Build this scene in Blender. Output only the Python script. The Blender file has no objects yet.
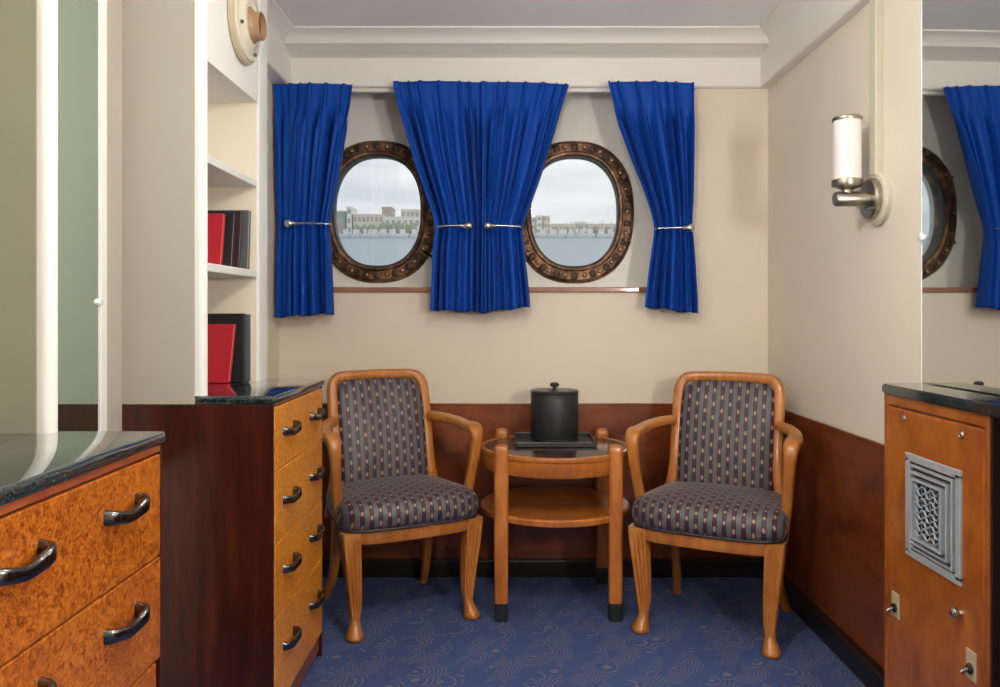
import bpy, bmesh, math, random
from mathutils import Vector, Matrix, noise
random.seed(7)
PI = math.pi
sc = bpy.context.scene
COL = sc.collection
F, H, VX, VY = 800.0, 1.2, 506.0, 311.0     # focal length in pixels, eye height, vanishing point of the room

# ------------------------------------------------------------------ helpers
def link(name, bm, mat, parent=None, world=False, smooth=False, label=None, sharp=40):
    if world and parent is not None:
        bmesh.ops.translate(bm, verts=bm.verts, vec=-Vector(parent.location))
    bmesh.ops.recalc_face_normals(bm, faces=bm.faces)
    me = bpy.data.meshes.new(name)
    bm.to_mesh(me); bm.free()
    if smooth:
        me.shade_smooth()
        try: me.set_sharp_from_angle(angle=math.radians(sharp))
        except Exception: pass
    o = bpy.data.objects.new(name, me); COL.objects.link(o)
    if mat: me.materials.append(mat)
    if parent is not None: o.parent = parent
    if label: o['label'] = label
    return o

def thing(name, label, cat, loc=(0, 0, 0), rz=0, group=None):
    o = bpy.data.objects.new(name, None); COL.objects.link(o)
    o.empty_display_size = 0.05
    o.location = loc; o.rotation_euler = (0, 0, rz)
    tag(o, label, cat, group)
    return o

def tag(o, label, cat, group=None):
    o['label'] = label; o['category'] = cat
    if group: o['group'] = group
    return o

def struct(name, bm, mat, smooth=False, label=None):
    o = link(name, bm, mat, smooth=smooth)
    o['kind'] = 'structure'
    if label: o['label'] = label
    return o

def at_base(bm):
    """centre of the footprint, lowest point"""
    xs = [v.co.x for v in bm.verts]; ys = [v.co.y for v in bm.verts]; zs = [v.co.z for v in bm.verts]
    return Vector(((min(xs)+max(xs))/2, (min(ys)+max(ys))/2, min(zs)))

def single(name, bm, mat, label, cat, group=None, smooth=False):
    c = at_base(bm)
    bmesh.ops.translate(bm, verts=bm.verts, vec=-c)
    o = link(name, bm, mat, smooth=smooth); o.location = c
    return tag(o, label, cat, group)

def merge(bm, tmp):
    me = bpy.data.meshes.new('t'); tmp.to_mesh(me); tmp.free()
    bm.from_mesh(me); bpy.data.meshes.remove(me)

def box(bm, x0, x1, y0, y1, z0, z1, bev=0.0, seg=2):
    t = bmesh.new()
    v = [t.verts.new((x, y, z)) for z in (z0, z1) for y in (y0, y1) for x in (x0, x1)]
    for f in ((0,2,3,1), (4,5,7,6), (0,1,5,4), (2,6,7,3), (0,4,6,2), (1,3,7,5)):
        t.faces.new([v[i] for i in f])
    if bev > 0:
        bmesh.ops.bevel(t, geom=t.edges[:], offset=bev, segments=seg, profile=0.5, affect='EDGES')
    merge(bm, t)
    return bm

def B(*a, **k):
    return box(bmesh.new(), *a, **k)

def loft(bm, rings, cap0=True, cap1=True, closed=True):
    vs = [[bm.verts.new(p) for p in r] for r in rings]
    n = len(rings[0])
    for a, b in zip(vs[:-1], vs[1:]):
        for i in range(n if closed else n-1):
            j = (i+1) % n
            bm.faces.new((a[i], a[j], b[j], b[i]))
    if closed and cap0: bm.faces.new(list(reversed(vs[0])))
    if closed and cap1: bm.faces.new(vs[-1])
    return vs

def lathe(bm, prof, c=(0, 0, 0), axis='z', n=32, cap0=True, cap1=True):
    rings = []
    for r, h in prof:
        ring = []
        for i in range(n):
            a = 2*PI*i/n; p, q = r*math.cos(a), r*math.sin(a)
            if axis == 'z': v = (p, q, h)
            elif axis == 'x': v = (h, p, q)
            else: v = (p, h, q)
            ring.append((v[0]+c[0], v[1]+c[1], v[2]+c[2]))
        rings.append(ring)
    loft(bm, rings, cap0, cap1)
    return bm

def rrect(w, h, r, k=4):
    pts = []
    for cx, cy, a0 in ((w/2-r, h/2-r, 0), (-w/2+r, h/2-r, PI/2), (-w/2+r, -h/2+r, PI), (w/2-r, -h/2+r, 1.5*PI)):
        for i in range(k+1):
            a = a0+PI/2*i/k
            pts.append((cx+r*math.cos(a), cy+r*math.sin(a)))
    return pts

def catmull(P, n=8):
    P = [Vector(p) for p in P]; out = []
    Q = [P[0]*2-P[1]] + P + [P[-1]*2-P[-2]]
    for i in range(1, len(Q)-2):
        a, b, c, d = Q[i-1], Q[i], Q[i+1], Q[i+2]
        for s in range(n):
            t = s/n
            out.append(0.5*((2*b)+(c-a)*t+(2*a-5*b+4*c-d)*t*t+(3*b-a-3*c+d)*t**3))
    out.append(P[-1]); return out

def sweep(bm, pts, sec, side=(1, 0, 0), scale=None, cap=True):
    """sec: 2D points, first coordinate along `side`, second along its normal"""
    pts = [Vector(p) for p in pts]; side = Vector(side); rings = []
    for i, p in enumerate(pts):
        t = (pts[min(i+1, len(pts)-1)]-pts[max(i-1, 0)]).normalized()
        s = (side-t*side.dot(t))
        if s.length < 1e-4: s = t.orthogonal()
        s.normalize(); u = t.cross(s)
        k = scale(i/(len(pts)-1)) if scale else (1, 1)
        if not isinstance(k, tuple): k = (k, k)
        rings.append([p+s*(a*k[0])+u*(b*k[1]) for a, b in sec])
    loft(bm, rings, cap, cap)
    return bm

def circ(r, n=12):
    return [(r*math.cos(2*PI*i/n), r*math.sin(2*PI*i/n)) for i in range(n)]

def clone(root):
    c = root.copy(); COL.objects.link(c)
    for ch in list(root.children):
        d = ch.copy(); COL.objects.link(d); d.parent = c
        for g in list(ch.children):
            e = g.copy(); COL.objects.link(e); e.parent = d
    return c

# ------------------------------------------------------------------ materials
class NT:
    def __init__(s, name):
        s.m = bpy.data.materials.new(name); s.m.use_nodes = True
        s.t = s.m.node_tree; s.t.nodes.clear()
        s.out = s.t.nodes.new('ShaderNodeOutputMaterial')
    def n(s, typ, **kw):
        nd = s.t.nodes.new(typ)
        for k, v in kw.items():
            if k.startswith('_'): setattr(nd, k[1:], v)
            else: s.set(nd.inputs[k.replace('__', ' ')], v)
        return nd
    def set(s, inp, v):
        if isinstance(v, bpy.types.NodeSocket): s.t.links.new(v, inp)
        elif isinstance(v, (tuple, list)) and inp.type == 'RGBA': inp.default_value = (*v[:3], 1)
        else: inp.default_value = v
    def math(s, op, a, b=0.0, c=None):
        nd = s.t.nodes.new('ShaderNodeMath'); nd.operation = op
        s.set(nd.inputs[0], a); s.set(nd.inputs[1], b)
        if c is not None: s.set(nd.inputs[2], c)
        return nd.outputs[0]
    def mix(s, f, a, b):
        nd = s.t.nodes.new('ShaderNodeMix'); nd.data_type = 'RGBA'
        s.set(nd.inputs[0], f); s.set(nd.inputs[6], a); s.set(nd.inputs[7], b)
        return nd.outputs[2]
    def ramp(s, f, stops):
        nd = s.t.nodes.new('ShaderNodeValToRGB'); e = nd.color_ramp.elements
        while len(e) < len(stops): e.new(0.5)
        for el, (p, c) in zip(e, stops): el.position = p; el.color = (*c, 1)
        s.set(nd.inputs[0], f); return nd.outputs[0]
    def coord(s, which='Object', scale=(1, 1, 1), rot=(0, 0, 0)):
        tc = s.t.nodes.new('ShaderNodeTexCoord'); mp = s.t.nodes.new('ShaderNodeMapping')
        s.t.links.new(tc.outputs[which], mp.inputs[0])
        mp.inputs['Scale'].default_value = scale; mp.inputs['Rotation'].default_value = rot
        return mp.outputs[0]
    def noise(s, vec, scale, detail=3, rough=0.5, dist=0.0):
        return s.n('ShaderNodeTexNoise', Vector=vec, Scale=scale, Detail=float(detail), Roughness=rough, Distortion=dist).outputs[0]
    def bump(s, h, strength=0.2, dist=0.01):
        return s.n('ShaderNodeBump', Height=h, Strength=strength, Distance=dist).outputs[0]
    def pbr(s, col, rough=0.5, metal=0.0, bump=None, **kw):
        p = s.t.nodes.new('ShaderNodeBsdfPrincipled')
        s.set(p.inputs['Base Color'], col); s.set(p.inputs['Roughness'], rough); s.set(p.inputs['Metallic'], metal)
        if bump is not None: s.set(p.inputs['Normal'], bump)
        for k, v in kw.items(): s.set(p.inputs[k.replace('__', ' ')], v)
        s.t.links.new(p.outputs[0], s.out.inputs[0])
        return s.m

def paint(name, col, rough=0.55, var=0.04, bscale=60, bs=0.05):
    t = NT(name); v = t.coord()
    a = t.noise(v, 2.2, 3)
    c2 = tuple(max(0, x*(1-var*2)) for x in col)
    c = t.mix(a, col, c2)
    return t.pbr(c, rough, bump=t.bump(t.noise(v, bscale, 2), bs, 0.002))

def metal(name, col, rough=0.3, dark=0.6, sc_=30):
    t = NT(name); v = t.coord(); a = t.noise(v, sc_, 4)
    return t.pbr(t.mix(a, col, tuple(x*dark for x in col)), rough, 1.0, bump=t.bump(a, 0.1, 0.002))

def plain(name, col, rough=0.5, **kw):
    t = NT(name); v = t.coord(); a = t.noise(v, 40, 2)
    return t.pbr(t.mix(a, col, tuple(x*0.85 for x in col)), rough, **kw)

def wood(name, c0, c1, c2, scale=(1, 1, 1), dens=14, rough=0.35, coat=0.3):
    t = NT(name); v = t.coord('Object', scale)
    a = t.noise(v, dens, 6, 0.6, 0.6); b = t.noise(v, dens*5, 3)
    f = t.math('ADD', t.math('MULTIPLY', a, 0.75), t.math('MULTIPLY', b, 0.25))
    c = t.ramp(f, [(0.3, c0), (0.5, c1), (0.68, c2)])
    return t.pbr(c, rough, bump=t.bump(b, 0.04, 0.002), Coat__Weight=coat, Coat__Roughness=0.12)

def burl(name, c0, c1, c2, dens=28):
    t = NT(name); v = t.coord('Object', (1, 1, 1))
    n1 = t.n('ShaderNodeTexNoise', Vector=v, Scale=7.0, Detail=3.0)
    va = t.n('ShaderNodeVectorMath', _operation='MULTIPLY_ADD')
    t.set(va.inputs[0], n1.outputs['Color']); va.inputs[1].default_value = (0.07,)*3; t.set(va.inputs[2], v)
    a = t.noise(va.outputs[0], dens, 6, 0.68, 1.1)
    vo = t.n('ShaderNodeTexVoronoi', Vector=va.outputs[0], Scale=dens*2.6)
    b = t.noise(v, 3.5, 2)
    f = t.math('ADD', t.math('ADD', t.math('MULTIPLY', a, 0.8), t.math('MULTIPLY', vo.outputs[0], 0.16)), t.math('MULTIPLY', b, 0.14))
    c = t.ramp(f, [(0.40, c0), (0.53, c1), (0.68, c2)])
    return t.pbr(c, 0.33, bump=t.bump(a, 0.05, 0.002), Coat__Weight=0.15, Coat__Roughness=0.12)

M = {}
M['wall'] = paint('cream_wall_paint', (0.77, 0.68, 0.56))
M['wallr'] = paint('ivory_wall_paint', (0.83, 0.77, 0.64))
M['white'] = paint('white_gloss_paint', (0.78, 0.79, 0.77), 0.35, 0.02)
M['trim'] = paint('pale_trim_paint', (0.82, 0.80, 0.76), 0.35, 0.02, 30, 0.08)
M['panelpaint'] = paint('grey_white_hull_paint', (0.82, 0.81, 0.76), 0.4, 0.03)
M['shadebeige'] = paint('shaded_beige_casing', (0.42, 0.385, 0.325), 0.4, 0.02)  # shade on faces turned from the lamp, put into the colour
M['shadesage'] = paint('shaded_sage_casing', (0.27, 0.285, 0.21), 0.4, 0.02)  # deeper shade of the alcove's inner face, put into the colour
M['ceiling'] = paint('ceiling_paint', (0.88, 0.88, 0.88), 0.5, 0.02)
M['chairwood'] = wood('honey_chair_wood', (0.28, 0.086, 0.013), (0.42, 0.148, 0.024), (0.54, 0.22, 0.046), (1, 1, 0.25), 14, 0.34, 0.4)
M['tablewood'] = wood('honey_table_wood', (0.29, 0.080, 0.013), (0.42, 0.132, 0.022), (0.54, 0.20, 0.042), (1, 1, 0.3), 14, 0.32, 0.4)
M['mahogany'] = wood('dark_mahogany', (0.015, 0.002, 0.001), (0.046, 0.006, 0.002), (0.088, 0.014, 0.005), (4, 4, 0.35), 6, 0.3, 0.4)
M['wainscot'] = wood('red_cherry_panelling', (0.085, 0.017, 0.005), (0.18, 0.042, 0.012), (0.27, 0.072, 0.021), (0.9, 0.9, 2.2), 4.5, 0.28, 0.35)
M['cabwood'] = wood('orange_cherry_veneer', (0.19, 0.042, 0.005), (0.33, 0.090, 0.011), (0.46, 0.155, 0.022), (1, 1, 0.7), 7, 0.32, 0.35)
M['burl'] = burl('burl_veneer_drawers', (0.10, 0.016, 0.002), (0.30, 0.070, 0.005), (0.50, 0.165, 0.016), 75)
M['burlgold'] = burl('golden_burl_veneer', (0.30, 0.072, 0.006), (0.60, 0.20, 0.014), (0.82, 0.36, 0.045), 80)
M['edgewood'] = wood('reddish_rail_wood', (0.16, 0.035, 0.012), (0.26, 0.06, 0.02), (0.36, 0.10, 0.03), (1, 0.2, 1), 14)
M['base'] = plain('black_base_paint', (0.012, 0.008, 0.007), 0.35)
M['black'] = plain('black_leatherette', (0.016, 0.020, 0.023), 0.5)
M['blackedge'] = plain('worn_black_edge', (0.03, 0.03, 0.03), 0.3)
M['tabletop'] = plain('dark_brown_leather_inset', (0.035, 0.022, 0.018), 0.16)
M['chrome'] = metal('brushed_nickel', (0.66, 0.66, 0.66), 0.22, 0.8)
M['satin'] = metal('satin_bronze_nickel', (0.40, 0.37, 0.31), 0.34, 0.8)
M['pewter'] = metal('dark_pewter', (0.24, 0.24, 0.24), 0.2, 0.35)
M['steel'] = plain('vent_grey_steel', (0.56, 0.64, 0.70), 0.28, metal=0.4)
M['bronze'] = None
M['bolt'] = metal('worn_bronze_bolt', (0.34, 0.22, 0.14), 0.45)
M['brass'] = plain('pale_brass', (0.50, 0.43, 0.28), 0.32)
M['copper'] = wood('copper_brown_sill', (0.20, 0.085, 0.05), (0.30, 0.13, 0.08), (0.40, 0.19, 0.12), (0.3, 1, 1), 12)
M['red'] = plain('red_cover', (0.50, 0.018, 0.035), 0.4)
M['bookblack'] = plain('black_cover', (0.016, 0.018, 0.022), 0.4)
M['bookslate'] = plain('slate_cover', (0.09, 0.11, 0.13), 0.35)
M['bookbrown'] = plain('dark_plum_cover', (0.035, 0.018, 0.022), 0.4)
M['pages'] = plain('tan_page_edge', (0.52, 0.36, 0.25), 0.7)
M['ivory'] = plain('ivory_enamel', (0.70, 0.66, 0.54), 0.3)
M['ivoryedge'] = plain('aged_ivory_edge', (0.50, 0.43, 0.30), 0.4)
M['fixturebrown'] = plain('tan_enamel', (0.36, 0.22, 0.12), 0.4)
M['fixtureinside'] = plain('rust_brown_lining', (0.16, 0.055, 0.016), 0.5)

t = NT('aged_bronze'); v = t.coord()
a = t.noise(v, 13, 5, 0.7)
c = t.ramp(a, [(0.36, (0.030, 0.017, 0.010)), (0.50, (0.12, 0.058, 0.030)), (0.68, (0.34, 0.18, 0.095))])
M['bronze'] = t.pbr(c, 0.42, 0.55, bump=t.bump(t.noise(v, 45, 4), 0.3, 0.004))
t = NT('dark_bronze_recess'); v = t.coord()
M['bronzedark'] = t.pbr(t.mix(t.noise(v, 20, 3), (0.03, 0.02, 0.014), (0.08, 0.045, 0.025)), 0.5, 0.5)

t = NT('mirror_silver'); v = t.coord()
M['mirror'] = t.pbr(t.mix(t.noise(v, 1.0, 1), (0.70, 0.74, 0.73), (0.73, 0.77, 0.76)), 0.02, 1.0)
t = NT('green_tinted_mirror'); v = t.coord()
M['mirrorgreen'] = t.pbr(t.mix(t.noise(v, 1.0, 1), (0.58, 0.75, 0.68), (0.61, 0.78, 0.71)), 0.02, 1.0)
t = NT('mirror_bevel'); v = t.coord()
M['bevel'] = t.pbr(t.mix(t.noise(v, 1.0, 1), (0.80, 0.86, 0.86), (0.85, 0.9, 0.9)), 0.25, 0.3)

t = NT('granite'); v = t.coord()
vo = t.n('ShaderNodeTexVoronoi', Vector=v, Scale=330.0)
f = t.math('ADD', t.math('MULTIPLY', t.n('ShaderNodeSeparateColor', Color=vo.outputs['Color']).outputs[0], 0.6), t.math('MULTIPLY', t.noise(v, 120, 3), 0.4))
c = t.ramp(f, [(0.3, (0.006, 0.010, 0.012)), (0.6, (0.016, 0.026, 0.030)), (0.85, (0.06, 0.085, 0.095))])
M['granite'] = t.pbr(c, 0.06, Specular__IOR__Level=0.75, Coat__Weight=0.6, Coat__Roughness=0.03)

# blue curtain cloth
t = NT('royal_blue_cloth'); v = t.coord('Object', (1, 1, 1))
w = t.noise(t.coord('Object', (1, 1, 0.05)), 420, 2)
c = t.mix(w, (0.003, 0.055, 0.34), (0.004, 0.064, 0.39))
M['curtain'] = t.pbr(c, 0.6, Specular__IOR__Level=0.18, Sheen__Weight=0.02, Sheen__Roughness=0.4)

# striped chair cloth : purple stripes with pinkish dashes on grey
def fabric(name, seat):
    t = NT(name)
    tc = t.t.nodes.new('ShaderNodeTexCoord')
    sp = t.n('ShaderNodeSeparateXYZ', Vector=tc.outputs['Object'])
    x, y, z = sp.outputs
    if seat:
        sn = t.n('ShaderNodeSeparateXYZ', Vector=tc.outputs['Normal'])
        nx = sn.outputs[0]
        side = t.math('MULTIPLY', nx, t.math('ABSOLUTE', nx))
        u = x; w = t.math('ADD', y, z)
    else:
        u, w = x, z
    P_, D_ = 0.033, 0.053
    uu = t.math('ADD', t.math('DIVIDE', u, P_), 50.0)
    col = t.math('FLOOR', uu); fu = t.math('ABSOLUTE', t.math('SUBTRACT', t.math('FRACT', uu), 0.5))
    par = t.math('FRACT', t.math('MULTIPLY', col, 0.5))
    fw = t.math('ABSOLUTE', t.math('SUBTRACT', t.math('FRACT', t.math('ADD', t.math('ADD', t.math('DIVIDE', w, D_), par), 50.0)), 0.5))
    # purple width bulges between the dashes
    wid = t.math('ADD', 0.20, t.math('MULTIPLY', fw, 0.16))
    purple = t.math('LESS_THAN', fu, wid)
    e = t.math('ADD', t.math('POWER', t.math('DIVIDE', fu, 0.135), 2.0), t.math('POWER', t.math('DIVIDE', fw, 0.17), 2.0))
    dash = t.math('LESS_THAN', e, 1.0)
    g = t.math('FRACT', t.math('MULTIPLY', u, 260.0))
    tw = t.math('FRACT', t.math('MULTIPLY', w, 300.0))
    grey = t.mix(g, (0.060, 0.066, 0.074), (0.125, 0.130, 0.140))
    pur = t.mix(tw, (0.020, 0.005, 0.014), (0.055, 0.014, 0.036))
    pink = t.mix(t.noise(tc.outputs['Object'], 9, 1), (0.40, 0.19, 0.15), (0.36, 0.23, 0.13))
    c = t.mix(purple, grey, pur); c = t.mix(dash, c, pink)
    return t.pbr(c, 0.5, bump=t.bump(g, 0.1, 0.001), Sheen__Weight=0.25, Sheen__Roughness=0.3)
M['fab_back'] = fabric('striped_back_cloth', False)
M['fab_seat'] = fabric('striped_seat_cloth', True)
M['piping'] = plain('dark_piping', (0.02, 0.018, 0.03), 0.5)

# carpet
t = NT('blue_carpet'); v = t.coord()
vo = t.n('ShaderNodeTexVoronoi', Vector=v, Scale=8.5)
dd = vo.outputs['Distance']
sub = t.n('ShaderNodeVectorMath', _operation='SUBTRACT'); t.set(sub.inputs[0], v); t.set(sub.inputs[1], vo.outputs['Position'])
sx = t.n('ShaderNodeSeparateXYZ', Vector=sub.outputs[0])
half = t.math('GREATER_THAN', t.math('ADD', sx.outputs[0], t.math('MULTIPLY', sx.outputs[1], -0.5)), -0.012)
ring = t.math('GREATER_THAN', t.math('SINE', t.math('MULTIPLY', dd, 62.0)), 0.62)
far = t.math('GREATER_THAN', dd, 0.12)
br = t.math('GREATER_THAN', t.noise(v, 55, 2), 0.38)
msk = t.math('MULTIPLY', t.math('MULTIPLY', ring, half), t.math('MULTIPLY', far, br))
fib = t.noise(v, 260, 2); big = t.noise(v, 3.0, 2)
base = t.mix(fib, (0.030, 0.060, 0.165), (0.080, 0.130, 0.31))
base = t.mix(t.math('MULTIPLY', big, 0.5), base, (0.045, 0.055, 0.15))
c = t.mix(t.math('MULTIPLY', msk, 0.33), base, (0.34, 0.25, 0.16))
M['carpet'] = t.pbr(c, 0.95, bump=t.bump(fib, 0.35, 0.004), Specular__IOR__Level=0.15)

# lamp glass
t = NT('frosted_lamp_glass'); v = t.coord()
M['lampglass'] = t.pbr(t.mix(t.noise(v, 5, 1), (0.72, 0.68, 0.67), (0.76, 0.72, 0.71)), 0.25, Emission__Color=(1.0, 0.90, 0.86), Emission__Strength=0.04)
def lampmat(name, e):
    t = NT(name); v = t.coord()
    return t.pbr(t.mix(t.noise(v, 5, 1), (0.85, 0.85, 0.82), (0.9, 0.9, 0.88)), 0.4, Emission__Color=(1.0, 0.93, 0.85), Emission__Strength=float(e))
# porthole glass
t = NT('porthole_glass')
tr = t.n('ShaderNodeBsdfTransparent', Color=(0.97, 0.98, 0.98)); gl = t.n('ShaderNodeBsdfGlossy', Roughness=0.02)
mx = t.n('ShaderNodeMixShader'); mx.inputs[0].default_value = 0.04
t.t.links.new(tr.outputs[0], mx.inputs[1]); t.t.links.new(gl.outputs[0], mx.inputs[2]); t.t.links.new(mx.outputs[0], t.out.inputs[0])
M['glass'] = t.m

# ------------------------------------------------------------------ camera
cam = bpy.data.cameras.new('camera'); co = bpy.data.objects.new('camera', cam); COL.objects.link(co)
co.location = (0, 0, H); co.rotation_euler = (PI/2, 0, 0)
cam.sensor_width = 36; cam.lens = 36*F/1000
cam.shift_x = -(VX-500)/1000; cam.shift_y = -(343.5-VY)/1000
cam.clip_start = 0.02; cam.clip_end = 3000
sc.camera = co

# ------------------------------------------------------------------ room shell
DB = 3.65; XR = 1.195; XL = -1.06; ZC = 2.425; YF = -1.7
DP = 3.84                                     # painted hull panel behind the curtains
RX0, RX1, RZ0, RZ1 = -0.95, 0.80, 1.305, 2.26
struct('floor', B(XL-0.1, XR+0.1, YF-0.1, DB+0.15, -0.06, 0), M['carpet'])
struct('ceiling', B(XL-0.1, XR+0.1, YF-0.1, DB+0.15, ZC, ZC+0.06), M['ceiling'])
struct('wall_left', B(XL-0.1, XL, YF-0.1, DB+0.15, 0, ZC), M['wall'])
struct('wall_right', B(XR, XR+0.1, YF-0.1, DB+0.15, 0, ZC), M['wallr'])
struct('wall_front', B(XL, XR, YF-0.1, YF, 0, ZC), M['wall'])
bm = bmesh.new()
box(bm, XL, RX0, DB, DP+0.06, 0, ZC); box(bm, RX1, XR, DB, DP+0.06, 0, ZC)
box(bm, RX0, RX1, DB, DP+0.06, 0, RZ0); box(bm, RX0, RX1, DB, DP+0.06, RZ1, ZC)
struct('wall_back', bm, M['wall'])

def oval(a, b, n=64, p=2.35):
    out = []
    for i in range(n):
        th = 2*PI*i/n; c, s = math.cos(th), math.sin(th)
        out.append((a*math.copysign(abs(c)**(2/p), c), b*math.copysign(abs(s)**(2/p), s)))
    return out
PC = [(-0.613, 1.676), (0.326, 1.674)]
GA, GB = 0.210, 0.264
# hull panel with two oval openings
bm = bmesh.new()
for (cx, cz), x0, x1 in ((PC[0], RX0, -0.14), (PC[1], -0.14, RX1)):
    inner = oval(GA+0.02, GB+0.02)
    def torect(p):
        dx, dz = p; k = 1e9
        if dx > 1e-6: k = min(k, (x1-cx)/dx)
        if dx < -1e-6: k = min(k, (x0-cx)/dx)
        if dz > 1e-6: k = min(k, (RZ1-cz)/dz)
        if dz < -1e-6: k = min(k, (RZ0-cz)/dz)
        return (cx+dx*k, cz+dz*k)
    outer = [torect(p) for p in inner]
    # snap the nearest outline points onto the four corners
    for qx, qz in ((x0, RZ0), (x0, RZ1), (x1, RZ0), (x1, RZ1)):
        i = min(range(64), key=lambda i: (outer[i][0]-qx)**2+(outer[i][1]-qz)**2); outer[i] = (qx, qz)
    r0 = [(x, DP, z) for x, z in outer]; r1 = [(cx+x, DP, cz+z) for x, z in inner]
    r2 = [(cx+x, DP+0.12, cz+z) for x, z in inner]; r3 = [(x, DP+0.12, z) for x, z in outer]
    loft(bm, [r0, r1, r2, r3], False, False)
struct('wall_hull', bm, M['panelpaint'])
# window sill and head strips
struct('trim_sill', B(RX0, RX1, DB-0.014, DB+0.02, RZ0-0.020, RZ0+0.004, 0.004), M['copper'])
struct('trim_head', B(RX0, RX1, DB-0.008, DB+0.02, 2.198, RZ1+0.01, 0.003), M['trim'])

# cornice profiles
SB = 3.62
def extr_x(name, prof, x0, x1, mat):
    bm = bmesh.new(); loft(bm, [[(x0, y, z) for y, z in prof], [(x1, y, z) for y, z in prof]]); return struct(name, bm, mat, True)
def extr_y(name, prof, y0, y1, mat):
    bm = bmesh.new(); loft(bm, [[(x, y0, z) for x, z in prof], [(x, y1, z) for x, z in prof]]); return struct(name, bm, mat, True)
back_prof = [(DB+0.01, 2.214), (SB+0.006, 2.214), (SB, 2.220), (SB, 2.345), (SB-0.015, 2.352), (SB-0.045, 2.354), (SB-0.07, 2.360), (SB-0.095, 2.370),
             (SB-0.12, 2.372), (SB-0.123, 2.378), (SB-0.132, 2.392), (SB-0.15, 2.406), (SB-0.172, 2.416), (SB-0.18, 2.418), (SB-0.18, ZC), (DB+0.01, ZC)]
extr_x('trim_back', back_prof, -1.04, XR, M['trim'])
rb = 1.152
right_prof = [(XR+0.01, 2.214), (rb+0.006, 2.214), (rb, 2.220), (rb, 2.372), (rb-0.003, 2.378), (rb-0.012, 2.392), (rb-0.03, 2.406), (rb-0.052, 2.416), (rb-0.06, 2.418), (rb-0.06, ZC), (XR+0.01, ZC)]
extr_y('trim_right', right_prof, YF, SB, M['trim'])
lb = -0.972
left_prof = [(XL-0.01, 2.214), (lb-0.006, 2.214), (lb, 2.220), (lb, 2.372), (lb+0.003, 2.378), (lb+0.012, 2.392), (lb+0.03, 2.406), (lb+0.052, 2.416), (lb+0.06, 2.418), (lb+0.06, ZC), (XL-0.01, ZC)]
extr_y('trim_left', left_prof, 2.795, SB, M['trim'])
# small filler making the left wall stand at the photographed corner
struct('wall_left_return', B(XL, -1.036, 2.795, DB, 0, 2.214), M['wall'])

# wainscot and baseboards
struct('trim_wainscot_back', B(-1.036, XR, DB-0.012, DB, 0.05, 0.78, 0.003), M['wainscot'])
struct('trim_wainscot_right', B(XR-0.012, XR, 0.2, DB-0.012, 0.05, 0.78, 0.003), M['wainscot'])
bm = B(-1.036, XR, DB-0.05, DB, 0, 0.078, 0.006); struct('baseboard_back', bm, M['base'])
bm = B(XR-0.048, XR, 0.2, DB-0.05, 0, 0.078, 0.006); struct('baseboard_right', bm, M['base'])

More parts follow.
